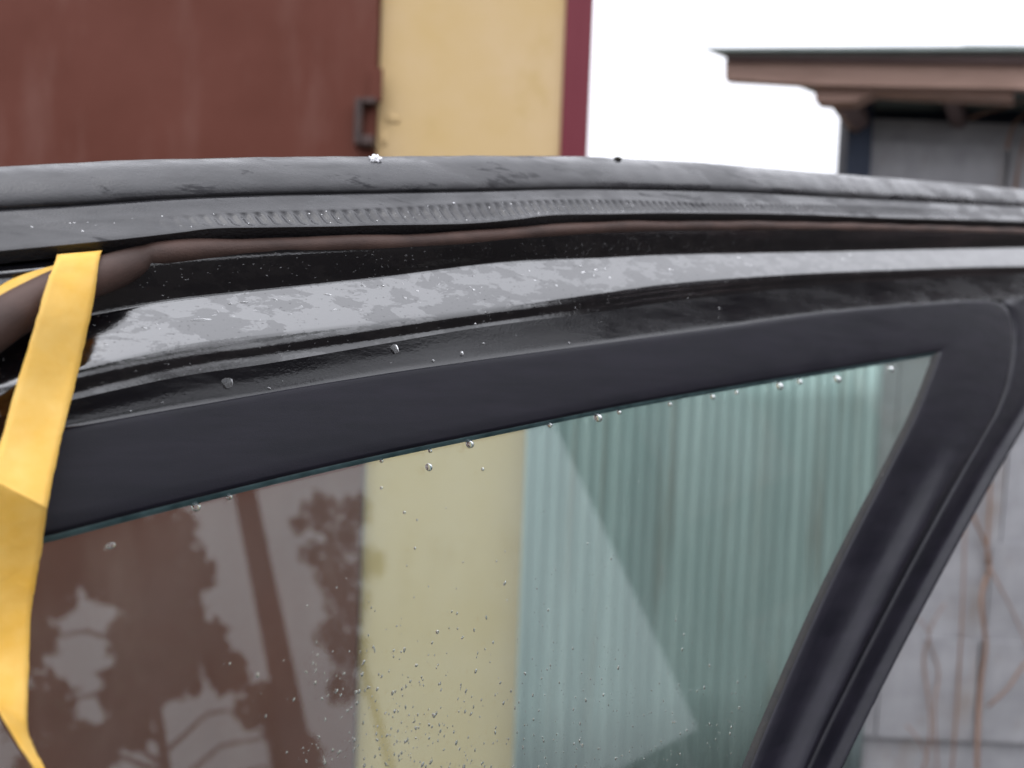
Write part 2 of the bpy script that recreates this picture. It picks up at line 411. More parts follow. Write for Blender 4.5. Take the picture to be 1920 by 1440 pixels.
# the eave seen from below: roof sheet, sheathing board, fascia, beam, bracket
def slab(name, pts, d0, d1, mat, sk=.66):                  # prism between two depths from pixel outline on the near plane
    fr = [wp(x, y, d0) for x, y in pts]
    vs_ = [(q.x - sx0, d0 - SY, q.z) for q in fr] + [(q.x - sx0 + (d1 - d0) * sk, d1 - SY, q.z) for q in fr]
    n = len(fr); fs = [tuple(range(n))[::-1], tuple(range(n, 2 * n))] + [(i, (i + 1) % n, n + (i + 1) % n, n + i) for i in range(n)]
    return mesh_obj(name, vs_, fs, mat, shed)
slab('roof_sheet', [(1312, 89), (1800, 86), (1812, 84), (2350, 87), (2350, 92), (1345, 94)], EY - .05, SY + 1.8, MT['roof'], 1.35)
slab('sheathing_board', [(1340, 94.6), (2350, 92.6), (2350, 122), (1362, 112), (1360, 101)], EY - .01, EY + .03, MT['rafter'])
slab('fascia_board', [(1360, 112.5), (2350, 123), (2350, 186), (1900, 166), (1528, 159), (1360, 149)], EY + .012, EY + .045, MT['board'])
slab('beam', [(1528, 160), (1900, 167.5), (1900, 186), (1780, 180), (1640, 172), (1600, 190), (1560, 191), (1528, 188)], EY + .05, EY + .12, MT['board'])
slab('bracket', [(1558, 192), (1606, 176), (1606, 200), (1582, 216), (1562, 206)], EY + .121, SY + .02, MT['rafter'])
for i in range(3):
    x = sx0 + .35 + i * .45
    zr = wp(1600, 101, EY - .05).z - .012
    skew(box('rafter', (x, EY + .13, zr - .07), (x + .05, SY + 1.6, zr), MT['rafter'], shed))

# dry vine on the shed
vine = thing('dry_vine', 'leafless brown vine climbing over the grey shed tiles', 'vine', (wp(1850, 1440, SY - .03).x, SY - .03, 0))
def vstem(pp, r, dd=0.03):
    pts = [wp(x, y, SY - dd - .02 * math.sin(i * 2.1)) - vine.location for i, (x, y) in enumerate(pp)]
    pts = cr(pts, 5); rr = np.linspace(r, r * .55, len(pts))
    v, f = tube_vf(pts, list(rr), 6); mesh_obj('stem', v, f, MT['vine'], vine, True)
vstem([(1838, 1700), (1832, 1440), (1838, 1290), (1848, 1210), (1840, 1120), (1856, 1060), (1846, 1015), (1828, 975), (1822, 940)], .0085)
vstem([(1856, 1065), (1880, 1110), (1905, 1160), (1940, 1240)], .004)
vstem([(1852, 1325), (1890, 1290), (1925, 1240), (1980, 1190)], .005)
vstem([(1780, 1500), (1790, 1380), (1800, 1230), (1806, 1100), (1812, 960), (1830, 880)], .0045)
vstem([(1720, 1480), (1745, 1370), (1732, 1240), (1742, 1190), (1722, 1160)], .004)
vstem([(1700, 1360), (1724, 1390), (1745, 1440), (1750, 1500)], .003)
vstem([(1760, 1480), (1752, 1330), (1760, 1260), (1742, 1190), (1772, 1130)], .0035)
vstem([(1818, 222), (1850, 210), (1880, 203), (1920, 188), (1980, 170)], .006, .06)
vstem([(1888, 280), (1898, 240), (1920, 215), (1960, 190)], .006, .06)
vstem([(1905, 360), (1912, 300), (1925, 250), (1960, 200)], .004, .05)
vstem([(1850, 1060), (1858, 900), (1870, 700), (1890, 500), (1900, 360), (1925, 250)], .005)

# ------------------------------------------------------------------ the car door: local frame (s along, v up the lean, h towards the viewer)
TAU = R(21)
Pa = CAM + ray(0, 600) * 0.300
Pb = CAM + ray(1920, 480) * 0.778
U = Vector((Pb.x - Pa.x, Pb.y - Pa.y, 0)).normalized()
Bk = Vector((-U.y, U.x, 0))
V = Bk * math.sin(TAU) + Vector((0, 0, 1)) * math.cos(TAU)
N = -Bk * math.cos(TAU) + Vector((0, 0, 1)) * math.sin(TAU)
O = Pa - N * 0.005
door = thing('car_door', 'wet black car door window frame with peeling rubber seal and tinted glass', 'car door')
door.matrix_world = Matrix(((U.x, -N.x, V.x, O.x), (U.y, -N.y, V.y, O.y), (U.z, -N.z, V.z, O.z), (0, 0, 0, 1)))
mm = 0.001
def sv(x, y, h=0.0):                   # pixel -> (s, v) on the door plane raised by h mm
    d = ray(x, y); P0 = O + N * (h * mm)
    t = (P0 - CAM).dot(N) / d.dot(N); q = CAM + d * t - P0
    return q.dot(U), q.dot(V)
def loc(s, v, h): return (s, -h * mm, v)
def world(s, v, h): return O + U * s + V * v + N * (h * mm)
S_END = sv(2040, 480, 0)[0]
s_st = np.concatenate([np.linspace(-.50, -.05, 40)[:-1], np.arange(-.05, S_END, .0007)])
class Line:
    def __init__(self, pts, h):
        P = cr(pts, 8); S = np.array([sv(x, y, h) for x, y in P])
        k = np.argsort(S[:, 0]); S = S[k]
        l0 = (S[6, 1] - S[0, 1]) / (S[6, 0] - S[0, 0]); l1 = (S[-1, 1] - S[-7, 1]) / (S[-1, 0] - S[-7, 0])
        ss = np.concatenate([[-.6], S[:, 0], [S[-1, 0] + .3]]); vv = np.concatenate([[S[0, 1] + l0 * (-.6 - S[0, 0]) * .6], S[:, 1], [S[-1, 1] + l1 * .3]])
        self.v = np.interp(s_st, ss, vv)
L0 = Line([(0, 313), (200, 302), (400, 296), (700, 293), (1000, 292), (1100, 294), (1300, 304), (1500, 321), (1700, 336), (1920, 355)], 0)
L1 = Line([(0, 395), (150, 386), (320, 374), (500, 367), (700, 363), (900, 359), (1100, 355), (1356, 360), (1612, 373), (1911, 388)], 8)
L2 = Line([(0, 422), (150, 413), (300, 404), (500, 394), (700, 388), (900, 378), (1100, 372), (1356, 380), (1612, 384), (1912, 397)], 12)
L3 = Line([(0, 471), (200, 452), (333, 437), (400, 429), (500, 427), (633, 425), (700, 423), (867, 420), (967, 412), (1033, 404), (1133, 402), (1271, 400), (1485, 402), (1655, 408), (1920, 415)], 15)
L4 = Line([(0, 493), (200, 472), (300, 460), (400, 452), (500, 446), (633, 443), (800, 438), (967, 427), (1133, 417), (1271, 415), (1527, 416), (1920, 425)], 8.5)
L5 = Line([(0, 525), (150, 510), (333, 490), (500, 478), (633, 472), (800, 467), (1000, 447), (1133, 438), (1271, 435), (1527, 435), (1920, 445)], 9)
L6 = Line([(0, 628), (200, 585), (333, 562), (500, 544), (700, 522), (933, 493), (1133, 483), (1271, 477), (1527, 472), (1920, 463)], 3)
L7 = Line([(0, 728), (133, 697), (333, 652), (500, 630), (733, 603), (933, 578), (1133, 550), (1271, 532), (1485, 516), (1700, 507), (1920, 501)], 10)
L8 = Line([(0, 782), (143, 748), (333, 707), (500, 682), (700, 648), (900, 614), (1133, 584), (1271, 564), (1485, 541), (1700, 524), (1920, 513)], 6)
L9 = Line([(0, 824), (118, 800), (360, 757), (500, 736), (700, 700), (900, 671), (1133, 640), (1356, 610), (1570, 580), (1783, 562), (1920, 556)], 7.5)

def strip(name, nodes, mat, sub=4, mod=None, parent=door):
    """nodes: (vA, vB, t, dv_mm, h or array)"""
    K = len(nodes); n = len(s_st)
    VV = np.zeros((n, K)); HH = np.zeros((n, K))
    for k, (a, b, t, dv, h) in enumerate(nodes):
        VV[:, k] = a.v * (1 - t) + b.v * t + dv * mm; HH[:, k] = h
    P = np.stack([VV, HH], -1)             # n,K,2
    rows = []
    for i in range(K - 1):
        p0, p1, p2, p3 = P[:, max(i - 1, 0)], P[:, i], P[:, i + 1], P[:, min(i + 2, K - 1)]
        for q in range(sub):
            t = q / sub
            rows.append((i + t, 0.5 * ((2 * p1) + (-p0 + p2) * t + (2 * p0 - 5 * p1 + 4 * p2 - p3) * t * t + (-p0 + 3 * p1 - 3 * p2 + p3) * t ** 3)))
    rows.append((K - 1, P[:, -1])); m = len(rows)
    G = np.stack([r[1] for r in rows], 1)  # n,m,2
    if mod is not None: G = mod(G, np.array([r[0] for r in rows]))
    verts = np.zeros((n, m, 3)); verts[:, :, 0] = s_st[:, None]; verts[:, :, 1] = -G[:, :, 1] * mm; verts[:, :, 2] = G[:, :, 0]
    return mesh_obj(name, verts.reshape(-1, 3).tolist(), grid_faces(n, m), mat, parent, True)

# painted metal of the frame, from the trim joint up to behind the seals
strip('lower_flange', [
    (L9, L8, 0, -1.5, 1.0), (L9, L8, 0, -.3, 2.3), (L9, L8, 0, .15, 2.8), (L9, L8, 0, .45, 2.5), (L9, L8, .2, 0, 2.4), (L9, L8, .55, 0, 3.6), (L9, L8, .88, 0, 5.4), (L8, L7, 0, 0, 6.1)], MT['flange'])
strip('painted_frame', [
    (L8, L7, 0, 0, 6.1), (L8, L7, .3, 0, 7.0), (L8, L7, .7, 0, 8.9), (L7, L6, 0, 0, 9.6), (L7, L6, .1, 0, 9.3), (L7, L6, .4, 0, 7.2),
    (L7, L6, .75, 0, 4.4), (L7, L6, .96, 0, 2.9), (L6, L5, .06, 0, 2.9), (L6, L5, .45, 0, 6.2), (L6, L5, .8, 0, 9.0), (L6, L5, 1, 0, 10.4), (L5, L4, .35, 0, 11.2), (L5, L4, 1, 0, 6.0),
    (L3, L2, 0, 0, -3), (L2, L1, 0, 0, -8), (L1, L0, .6, 0, -14), (L1, L0, .75, 0, -24), (L1, L0, 0, 0, -34), (L9, L8, 0, 0, -40)], MT['paint'])

# grey rubber seal with moulded ridges on its lower flap
ridge_on = np.clip((s_st - sv(250, 410)[0]) / .05, 0, 1) * np.clip((sv(1800, 390)[0] - s_st) / .15, 0, 1)
wob = .5 * np.sin(s_st * 61) + .35 * np.sin(s_st * 133 + 1) + .25 * np.sin(s_st * 291 + 2)
def ridge(G, idx):
    lo, hi = 3.3, 7.9
    w = np.clip(np.minimum(idx - lo, hi - idx) / 1.8, 0, 1); w = w * w * (3 - 2 * w)
    ph = (s_st[:, None] + (idx[None, :] - 6) * .0010) / .0063
    prof = np.abs(((ph % 1) - .5) * 2); prof = .5 - .5 * np.cos(np.pi * np.clip((prof - .15) / .7, 0, 1))
    G[:, :, 1] -= prof * w[None, :] * ridge_on[:, None] * 1.25
    up = np.clip((idx - 12) / 3, 0, 1)
    G[:, :, 1] += wob[:, None] * .35 * up[None, :]
    return G
SH = 3.0
strip('rubber_seal', [(a, b, t, dv, h + SH) for a, b, t, dv, h in [
    (L3, L2, 0, -.25, 11.4), (L3, L2, 0, -.1, 12.0), (L3, L2, 0, 0, 12.3), (L3, L2, 0, .5, 12.2), (L3, L2, .15, 0, 11.9), (L3, L2, .35, 0, 11.0), (L3, L2, .6, 0, 10.0), (L3, L2, .85, 0, 9.1),
    (L2, L1, 0, .1, 8.6), (L2, L1, .35, 0, 7.6), (L2, L1, .8, 0, 6.6), (L1, L0, 0, -.5, 5.9), (L1, L0, 0, .05, 5.3), (L1, L0, .02, .3, 6.7),
    (L1, L0, .14, 0, 7.6), (L1, L0, .3, 0, 7.3), (L1, L0, .5, 0, 6.0), (L1, L0, .75, 0, 3.2), (L1, L0, 1, 0, -3), (L1, L0, 1, .9, -9), (L1, L0, 1, -1, -15), (L1, L0, .6, 0, -20), (L1, L0, 0, 0, -20)]],
    MT['rubber'], 4, ridge)
strip('seal_underside', [(L4, L3, 0, 1.5, 3.5), (L4, L3, 0, 0, 7.6), (L4, L3, .1, 0, 9.0), (L4, L3, .5, 0, 12.0), (L3, L2, 0, -.22, 14.45)], MT['textile'], 3)

# brown hollow seal tube, pulled out of its channel at one end
tp = [(-260, 760, 18, 8.5), (-120, 690, 18, 8.3), (0, 606, 17, 8.2), (60, 570, 15, 8.1), (130, 536, 12.5, 7.9), (200, 513, 10, 7.6), (245, 495, 8, 6.6), (272, 483, 7.2, 5.4), (300, 477, 8.2, 5.6), (360, 471, 8.2, 5.6)]
pts = []; rad = []
for x, y, h, r in tp:
    s, v = sv(x, y, h); pts.append((s, -h * mm, v)); rad.append(r * mm)
ctr = L5.v * .52 + L4.v * .48
s0 = pts[-1][0]
for s in np.arange(s0 + .02, S_END, .008):
    v = float(np.interp(s, s_st, ctr)); j = .5 * math.sin(s * 95) + .4 * math.sin(s * 41 + 1)
    pts.append((s, -(8.2 + .4 * j) * mm, v + .12 * j * mm)); rad.append((4.5 + .12 * j) * mm)
PR = cr(np.column_stack([np.array(pts), np.array(rad)]), 4)
v_, f_ = tube_vf(PR[:, :3].tolist(), PR[:, 3].tolist(), 16)
mesh_obj('tube_seal', v_, f_, MT['tube'], door, True)

# matte trim round the window: an L, along the top and down the pillar
def hv(pts, h): return [sv(x, y, h) for x, y in pts]
def resample(P, n):
    P = np.asarray(P, float); d = np.r_[0, np.cumsum(np.hypot(*np.diff(P, axis=0).T))]
    t = np.linspace(0, d[-1], n); return np.column_stack([np.interp(t, d, P[:, 0]), np.interp(t, d, P[:, 1])])
def top_left(P, n):                        # extend the first point to the left
    a, b = P[0], P[4]; k = (b[1] - a[1]) / (b[0] - a[0]); return np.vstack([[-.5, a[1] + k * (-.5 - a[0]) * .6], P])
NT, NC, NP = 160, 24, 120
in_top = np.array(hv(cr([(82, 1009), (329, 945), (640, 870), (960, 803), (1240, 748), (1608, 686), (1758, 661)], 8), 2.5))
in_pil = np.array(hv(cr([(1758, 661), (1744, 702), (1712, 782), (1660, 886), (1596, 1010), (1533, 1140), (1470, 1284), (1405, 1440), (1275, 1760)], 8), 2.5))
out_top = np.array(hv(cr([(118, 801), (360, 758), (700, 701), (1133, 641), (1356, 611), (1570, 581), (1700, 569), (1800, 562), (1850, 561)], 8), 6))
out_cor = np.array(hv(cr([(1850, 561), (1882, 566), (1900, 590), (1905, 640), (1894, 715), (1872, 775)], 8), 6))
out_pil = np.array(hv(cr([(1872, 775), (1800, 905), (1700, 1090), (1600, 1285), (1525, 1440), (1385, 1760)], 8), 6))
inn = np.vstack([resample(top_left(in_top, 0), NT), np.repeat(in_top[-1:], NC, 0), resample(in_pil, NP + 1)[1:]])
out = np.vstack([resample(top_left(out_top, 0), NT), resample(out_cor, NC + 1)[1:], resample(out_pil, NP + 1)[1:]])
blend = np.clip((np.arange(NT + NC + NP) - (NT + NC)) / 46.0, 0, 1); blend = blend * blend * (3 - 2 * blend)
ws = np.array([0, .02, .06, .2, .35, .5, .6, .68, .76, .84, .92, .97, 1.0, 1.0])
hT = np.array([.3, 2.4, 3.0, 3.3, 3.4, 3.5, 3.5, 3.5, 3.5, 3.5, 3.5, 3.4, 3.0, .5])
hP = np.array([.3, 2.4, 3.0, 2.6, 1.8, 1.2, 2.6, 5.6, 7.8, 7.6, 3.8, 1.6, .8, .5])
vs_ = []
for i in range(len(inn)):
    for w, a, b in zip(ws, hT, hP):
        q = inn[i] * (1 - w) + out[i] * w; vs_.append(loc(q[0], q[1], a * (1 - blend[i]) + b * blend[i]))
mesh_obj('window_trim', vs_, grid_faces(len(inn), len(ws)), MT['trim'], door, True)

# outer pillar beside the trim with a raised outer edge
po_in = np.vstack([resample(np.array(hv(cr([(2000, 545), (1940, 551), (1884, 562), (1901, 588), (1906, 640), (1894, 715), (1872, 775)], 8), 5)), 30), resample(out_pil, 91)[1:]])
po_out = np.vstack([resample(np.array(hv(cr([(2120, 470), (2085, 540), (2030, 620), (1975, 705), (1950, 750), (1920, 798)], 8), 0)), 30),
                    resample(np.array(hv(cr([(1920, 798), (1842, 930), (1700, 1190), (1573, 1440), (1420, 1760)], 8), 0)), 91)[1:]])
vs_ = []; pw = [0, .02, .15, .45, .65, .76, .84, .91, .96, 1.0, 1.0, .8]; ph_ = [.4, 2.4, 2.2, .2, -1.4, -1.0, 1.8, 3.6, 3.2, 0, -8, -30]
for a, b in zip(po_in, po_out):
    for w, h in zip(pw, ph_):
        q = a * (1 - w) + b * w; vs_.append(loc(q[0], q[1], h))
mesh_obj('pillar_frame', vs_, grid_faces(len(po_in), len(pw)), MT['trim'], door, True)

# glass run (narrow seal between trim and pane) and seal lip on the pillar
def band(name, line, off, h0, h1, mat):
    vs2 = []
    for i, q in enumerate(line):
        a = line[max(i - 1, 0)]; b = line[min(i + 1, len(line) - 1)]; t = (b - a) / max(np.hypot(*(b - a)), 1e-9); nrm = np.array([t[1], -t[0]])
        for w, h in ((-.6, h0), (0, h0), (.5, (h0 + h1) / 2), (1, h1)):
            p2 = q + nrm * off * mm * w; vs2.append(loc(p2[0], p2[1], h))
    return mesh_obj(name, vs2, grid_faces(len(line), 4), mat, door, True)
band('glass_run', resample(top_left(in_top, 0), 120), 1.7, 1.6, .15, MT['run'])
band('pillar_seal', resample(in_pil, 100), 3.0, 2.2, .15, MT['seal2'])

# the pane, a 4 mm slab running under the trim
q0 = in_top[0]; tl = top_left(in_top, 0)
gl_out = [(-.5, tl[0][1] + .012)] + [(p_[0], p_[1] + .012) for p_ in in_top[::8]] + [(in_top[-1][0] + .012, in_top[-1][1])] + [(p_[0] + .012, p_[1]) for p_ in in_pil[4::8]]
vb = in_pil[-1][1]
gl_out += [(in_pil[-1][0] + .012, vb - .01), (-.5, vb - .01)]
n = len(gl_out); vs_ = [loc(s, v, 0) for s, v in gl_out] + [loc(s, v, -4) for s, v in gl_out]
mesh_obj('glass', vs_, [tuple(range(n))[::-1], tuple(range(n, 2 * n))] + [(i, (i + 1) % n, n + (i + 1) % n, n + i) for i in range(n)], MT['glass'], door)
# the door skin below the window, out of the picture
xs0, xs1 = -.5, in_pil[-1][0] + .09
prof = [(vb + .005, 6), (vb - .005, 14), (vb - .06, 26), (vb - .25, 40), (vb - .50, 34), (vb - .72, 8), (vb - .74, -30), (vb - .70, -90), (vb - .1, -90), (vb - .01, -60), (vb + .005, -8)]
vs_ = [loc(s, v, h) for s in (xs0, xs1) for v, h in prof]; k = len(prof)
mesh_obj('lower_panel', vs_, [(i, i + 1, k + i + 1, k + i) for i in range(k - 1)] + [tuple(range(k))[::-1], tuple(range(k, 2 * k))], MT['paint'], door)
# left door post of the window, beyond the picture
v_, f_ = box_vf((-.53, -.012, vb - .1), (-.495, .03, tl[0][1] + .16)); mesh_obj('hinge_post', v_, f_, MT['trim'], door)

# ------------------------------------------------------------------ masking tape hooked over the tube
tape = thing('masking_tape', 'yellow masking tape strip hooked over the brown tube seal, hanging down the glass', 'tape')
tape.matrix_world = door.matrix_world.copy()
#        left edge px        h      right edge px      h
rows = [((118, 500), 0, (192, 490), -2), ((112, 484), 6, (193, 474), 4), ((108, 478), 15, (192, 470), 12), ((106, 483), 21.5, (189, 476), 17.5), ((98, 505), 24.5, (184, 500), 20.5), ((88, 530), 26.5, (178, 545), 22),
        ((72, 585), 27, (168, 600), 22), ((52, 655), 24, (152, 675), 20), ((30, 725), 22, (135, 745), 19.5), ((6, 810), 22.5, (117, 815), 20.5),
        ((-10, 860), 25, (104, 875), 22), ((-20, 890), 27, (90, 945), 25.5), ((-24, 906), 26.4, (87, 962), 24.6), ((-36, 1010), 15, (77, 1040), 15.5), ((-42, 1080), 9, (66, 1100), 10.0), ((-42, 1150), 6, (58, 1150), 6),
        ((-34, 1230), 4, (54, 1250), 3), ((-14, 1310), 10, (51, 1340), 5), ((4, 1345), 19, (53, 1375), 12), ((40, 1405), 20, (68, 1412), 16), ((68, 1450), 20, (88, 1450), 18), ((110, 1540), 18, (128, 1535), 17)]
Lp = cr([(*sv(*a, ha), ha) for a, ha, b, hb in rows], 5); Rp = cr([(*sv(*b, hb), hb) for a, ha, b, hb in rows], 5)
vs_ = []
M_ = 9
for i, (a, b) in enumerate(zip(Lp, Rp)):
    for j in range(M_):
        w = j / (M_ - 1); q = a * (1 - w) + b * w
        q[2] += .5 * math.sin(i * .21 + w * 2.5) * w * (1 - w) * 4 * (1 if i > 20 else .2)
        if j in (0, M_ - 1): q[0] += rng.normal(0, .00008)
        vs_.append(loc(*q))
o = mesh_obj('strip', vs_, grid_faces(len(Lp), M_), MT['tape'], tape, True)
sm = o.modifiers.new('solid', 'SOLIDIFY'); sm.thickness = .00018
# its tail behind the tube
tr_ = [((-70, 585), 13, (-60, 640), 15), ((0, 536), 13, (0, 580), 15), ((30, 520), 13, (36, 562), 15), ((60, 509), 13, (70, 546), 14), ((95, 499), 13, (105, 530), 14), ((125, 490), 12, (135, 520), 13)]
Lp = cr([(*sv(*a, ha), ha) for a, ha, b, hb in tr_], 4); Rp = cr([(*sv(*b, hb), hb) for a, ha, b, hb in tr_], 4)
vs_ = [loc(*(a * (1 - w) + b * w)) for a, b in zip(Lp, Rp) for w in np.linspace(0, 1, 5)]
o = mesh_obj('tail', vs_, grid_faces(len(Lp), 5), MT['tape'], tape, True)
sm = o.modifiers.new('solid', 'SOLIDIFY'); sm.thickness = .00018

# ------------------------------------------------------------------ rain drops, a snow pellet, crumbs
def drop_vf(s, v, h, rs, rv, rh, ang=0, n=10, m=5, sag=0.0):
    vs2, fs = [], []
    for i in range(m + 1):
        ph = math.pi / 2 * i / m
        for j in range(n):
            g = 2 * math.pi * j / n
            a, b = math.cos(g) * math.cos(ph) * rs, math.sin(g) * math.cos(ph) * rv
            b -= sag * rv * math.sin(ph)
            a2, b2 = a * math.cos(ang) - b * math.sin(ang), a * math.sin(ang) + b * math.cos(ang)
            vs2.append((s + a2 * mm, -(h + math.sin(ph) * rh) * mm, v + b2 * mm))
    fs = grid_faces(m + 1, n, True); fs.append(tuple(range(n))[::-1])
    return vs2, [f[::-1] for f in fs[:-1]] + [fs[-1][::-1]]
def drop(px, py, h, rs, rv, rh, label, group, ang=0, sag=0.0):
    s, v = sv(px, py, h); vf, ff = drop_vf(0, 0, 0, rs, rv, rh, ang, 16, 8, sag)
    o = mesh_obj('water_drop', vf, ff, MT['water'], None, True)
    m4 = door.matrix_world.copy(); m4.translation = world(s, v, h); o.matrix_world = m4
    return tag(o, label, 'drop', group)
hang = [(367, 950, 1.6), (430, 931, 1.1), (715, 864, .8), (806, 845, .9), (880, 832, 1.9), (1030, 797, 1.3), (1120, 783, 2.2), (1160, 773, 1.2), (1255, 758, 1.2),
        (1335, 744, 1.5), (1380, 736, 1.3), (1460, 724, 2.3), (1498, 716, 1.8), (1568, 711, 2.5), (1668, 692, 2.3)]
for x, y, r in hang:
    big = r >= 1.6
    if x < 500: lab, grp = ('large' if big else 'small') + ' rain drop hanging from the glass top edge before the brown gate', None
    elif x < 960: lab, grp = {715: 'minute drop at the glass top edge, next to the gate edge', 806: 'small drop hanging from the glass edge, just above a larger round drop', 880: 'fat bright drop hanging from the glass edge before the yellow wall'}[x], None
    elif big: lab, grp = 'fat bright rain drop hanging from the glass top edge before the corrugated fence', 'fat drops before the corrugated fence'
    else: lab, grp = 'small rain drop hanging from the glass top edge before the corrugated fence', 'small drops before the corrugated fence'
    r *= 1.2
    drop(x, y, .1, r, r * 1.05, r * 1.15, lab, grp, 0, .35)
drop(804, 876, .05, 2.0, 2.0, 1.1, 'largest single rain drop on the glass in front of the yellow wall', None, -.3)
drop(208, 1023, .05, 1.7, 1.3, .9, 'single rain drop on the glass beside the yellow tape', None, .2)
for x, y, r in ((715, 915, .8), (758, 961, .8), (905, 880, 1.0), (782, 975, .6), (778, 1028, .7), (820, 1185, .9), (836, 953, .4), (868, 1054, .5)):
    drop(x, y, .05, r * .9, r, r * .45, 'tiny rain drop on clear upper glass in front of the yellow wall', 'tiny drops on the clear glass', -.4)
for x, y, r in ((1678, 855, 2.3), (1652, 893, 1.8), (1706, 796, 1.4)):
    drop(x, y, .1, r, r * 1.1, r, 'rain drop caught against the slanted black pillar seal', 'drops along the pillar seal')
def metal_h(px, py):                       # height of the painted frame under a pixel (approximate from its profile)
    s, v = sv(px, py, 7)
    k = int(np.argmin(abs(s_st - s)))
    tab = [(L9.v[k], 2.4), (L9.v[k] * .45 + L8.v[k] * .55, 3.6), (L8.v[k], 6.1), (L7.v[k], 9.6), (L7.v[k] * .6 + L6.v[k] * .4, 7.2), (L7.v[k] * .25 + L6.v[k] * .75, 4.4), (L6.v[k], 2.7), (L5.v[k], 8.5)]
    return float(np.interp(v, [t[0] for t in tab], [t[1] for t in tab]))
for (x, y, rs, rv, rh, a, lab) in ((424, 712, 2.6, 4.2, .8, .25, 'large dark rain drop running down the black frame ledge near the yellow tape'),
                                   (738, 650, 2.2, 4.0, .8, .35, 'long curved rain drop on the black frame ledge below the white snow pellet'),
                                   (866, 663, .9, 1.5, .7, -.3, 'small rain drop on the black frame ledge beside a long curved drop'),
                                   (378, 600, 4.6, .8, .5, .1, 'thin horizontal dark water bead on the shiny black frame')):
    drop(x, y, metal_h(x, y) - .15, rs, rv, rh, lab, None, a, .3)
# fine droplets, uncountable
parts = []
for _ in range(520):
    y = 1440 - abs(rng.normal(0, 150)); x = rng.uniform(560, 1400)
    if rng.random() < .45: x = rng.normal(760, 110)
    s, v = sv(x, y, .02); r = abs(rng.normal(.28, .17)) + .12
    parts.append(drop_vf(s, v, .02, r * .8, r * rng.uniform(1, 1.8), r * .4, -.45 + rng.normal(0, .2), 7, 3))
for _ in range(900):
    y = rng.uniform(860, 1500); x = rng.uniform(1000, 1660)
    if rng.random() > np.clip((y - 820) / 400, 0, 1): continue
    s, v = sv(x, y, .02)
    r = abs(rng.normal(.1, .1)) + .12
    parts.append(drop_vf(s, v, .02, r, r * rng.uniform(1, 1.5), r * .4, 0, 6, 2))
V_, F_ = join(parts); tag(mesh_obj('fine_droplets', V_, F_, MT['water'], door, True), kind='stuff')
parts = []
for _ in range(210):
    x = rng.uniform(170, 1900); k = int(np.argmin(abs(s_st - sv(x, 560)[0])))
    t = rng.uniform(-.1, .86) if rng.random() < .9 else rng.uniform(-1.6, -.3)
    v = L7.v[k] * (1 - t) + L6.v[k] * t if t > -.25 else L7.v[k] + (L9.v[k] - L7.v[k]) * min(-t / 1.7, .95)
    tab = [(L9.v[k], 2.4), (L9.v[k] * .45 + L8.v[k] * .55, 3.6), (L8.v[k], 6.1), (L7.v[k], 9.6), (L7.v[k] * .6 + L6.v[k] * .4, 7.2), (L7.v[k] * .25 + L6.v[k] * .75, 4.4), (L6.v[k], 2.7)]
    h = float(np.interp(v, [q[0] for q in tab], [q[1] for q in tab])); r = abs(rng.normal(.12, .22)) + .12
    parts.append(drop_vf(s_st[k], v, h - .1, r * rng.uniform(1, 2.2), r, r * .4, rng.normal(0, .3), 8, 3))
for _ in range(46):
    x = rng.uniform(240, 1750); k = int(np.argmin(abs(s_st - sv(x, 560)[0]))); t = rng.uniform(.1, .85)
    v = L7.v[k] * (1 - t) + L6.v[k] * t; r = rng.uniform(.35, .85)
    parts.append(drop_vf(s_st[k], v, 9.6 - 6.8 * t - .05, r * rng.uniform(1.0, 3.4), r * .8, r * .6, rng.normal(-.1, .3), 10, 4, .3))
V_, F_ = join(parts); tag(mesh_obj('frame_droplets', V_, F_, MT['water'], door, True), kind='stuff')
parts = []
for _ in range(170):
    x = rng.uniform(30, 1900); k = int(np.argmin(abs(s_st - sv(x, 400)[0]))); t = rng.random()
    v = L3.v[k] * (1 - t) + L2.v[k] * t; r = abs(rng.normal(.1, .2)) + .12
    parts.append(drop_vf(s_st[k], v, 14.9 - 3.4 * t - .1, r, r, r * .7, 0, 8, 3))
V_, F_ = join(parts); tag(mesh_obj('seal_droplets', V_, F_, MT['water'], door, True), kind='stuff')

def spiky(name, px, py, h, r, mat, label, cat, seed, amp, freq, sub=4, sc=(1, 1, 1)):
    s, v = sv(px, py, h); o = lump(name, (0, 0, 0), r, mat, None, seed, sc, sub, amp, freq); o.location = world(s, v, h); return tag(o, label, cat)
spiky('snow_pellet', 704, 301, 4.5, .0030, MT['snow'], 'small white snow pellet lying on top of the grey rubber seal', 'snow', 3, .5, 2.2)
spiky('dirt_crumb', 724, 311, 4.5, .0010, MT['dirt'], 'tiny dark dirt crumb right beside the white snow pellet', 'crumb', 5, .5, 2)
spiky('dirt_crumb', 1157, 299, 3, .0022, MT['dirt'], 'dark dirt crumb alone on the seal top, against the white sky', 'crumb', 8, .6, 2, 3, (1.3, 1, .7))
spiky('snow_grain', 851, 381, 12, .0007, MT['snow'], 'minute white snow grain on the ridged flap of the seal', 'snow', 9, .6, 2, 2)

# ------------------------------------------------------------------ behind the viewer: what the pane and the paint mirror
def refl(px, py, dist):
    s, v = sv(px, py, 0); Pp = world(s, v, 0); d = (Pp - CAM).normalized(); r = d - N * (2 * d.dot(N))
    hl = math.hypot(r.x, r.y); return Pp + r * (dist / hl)
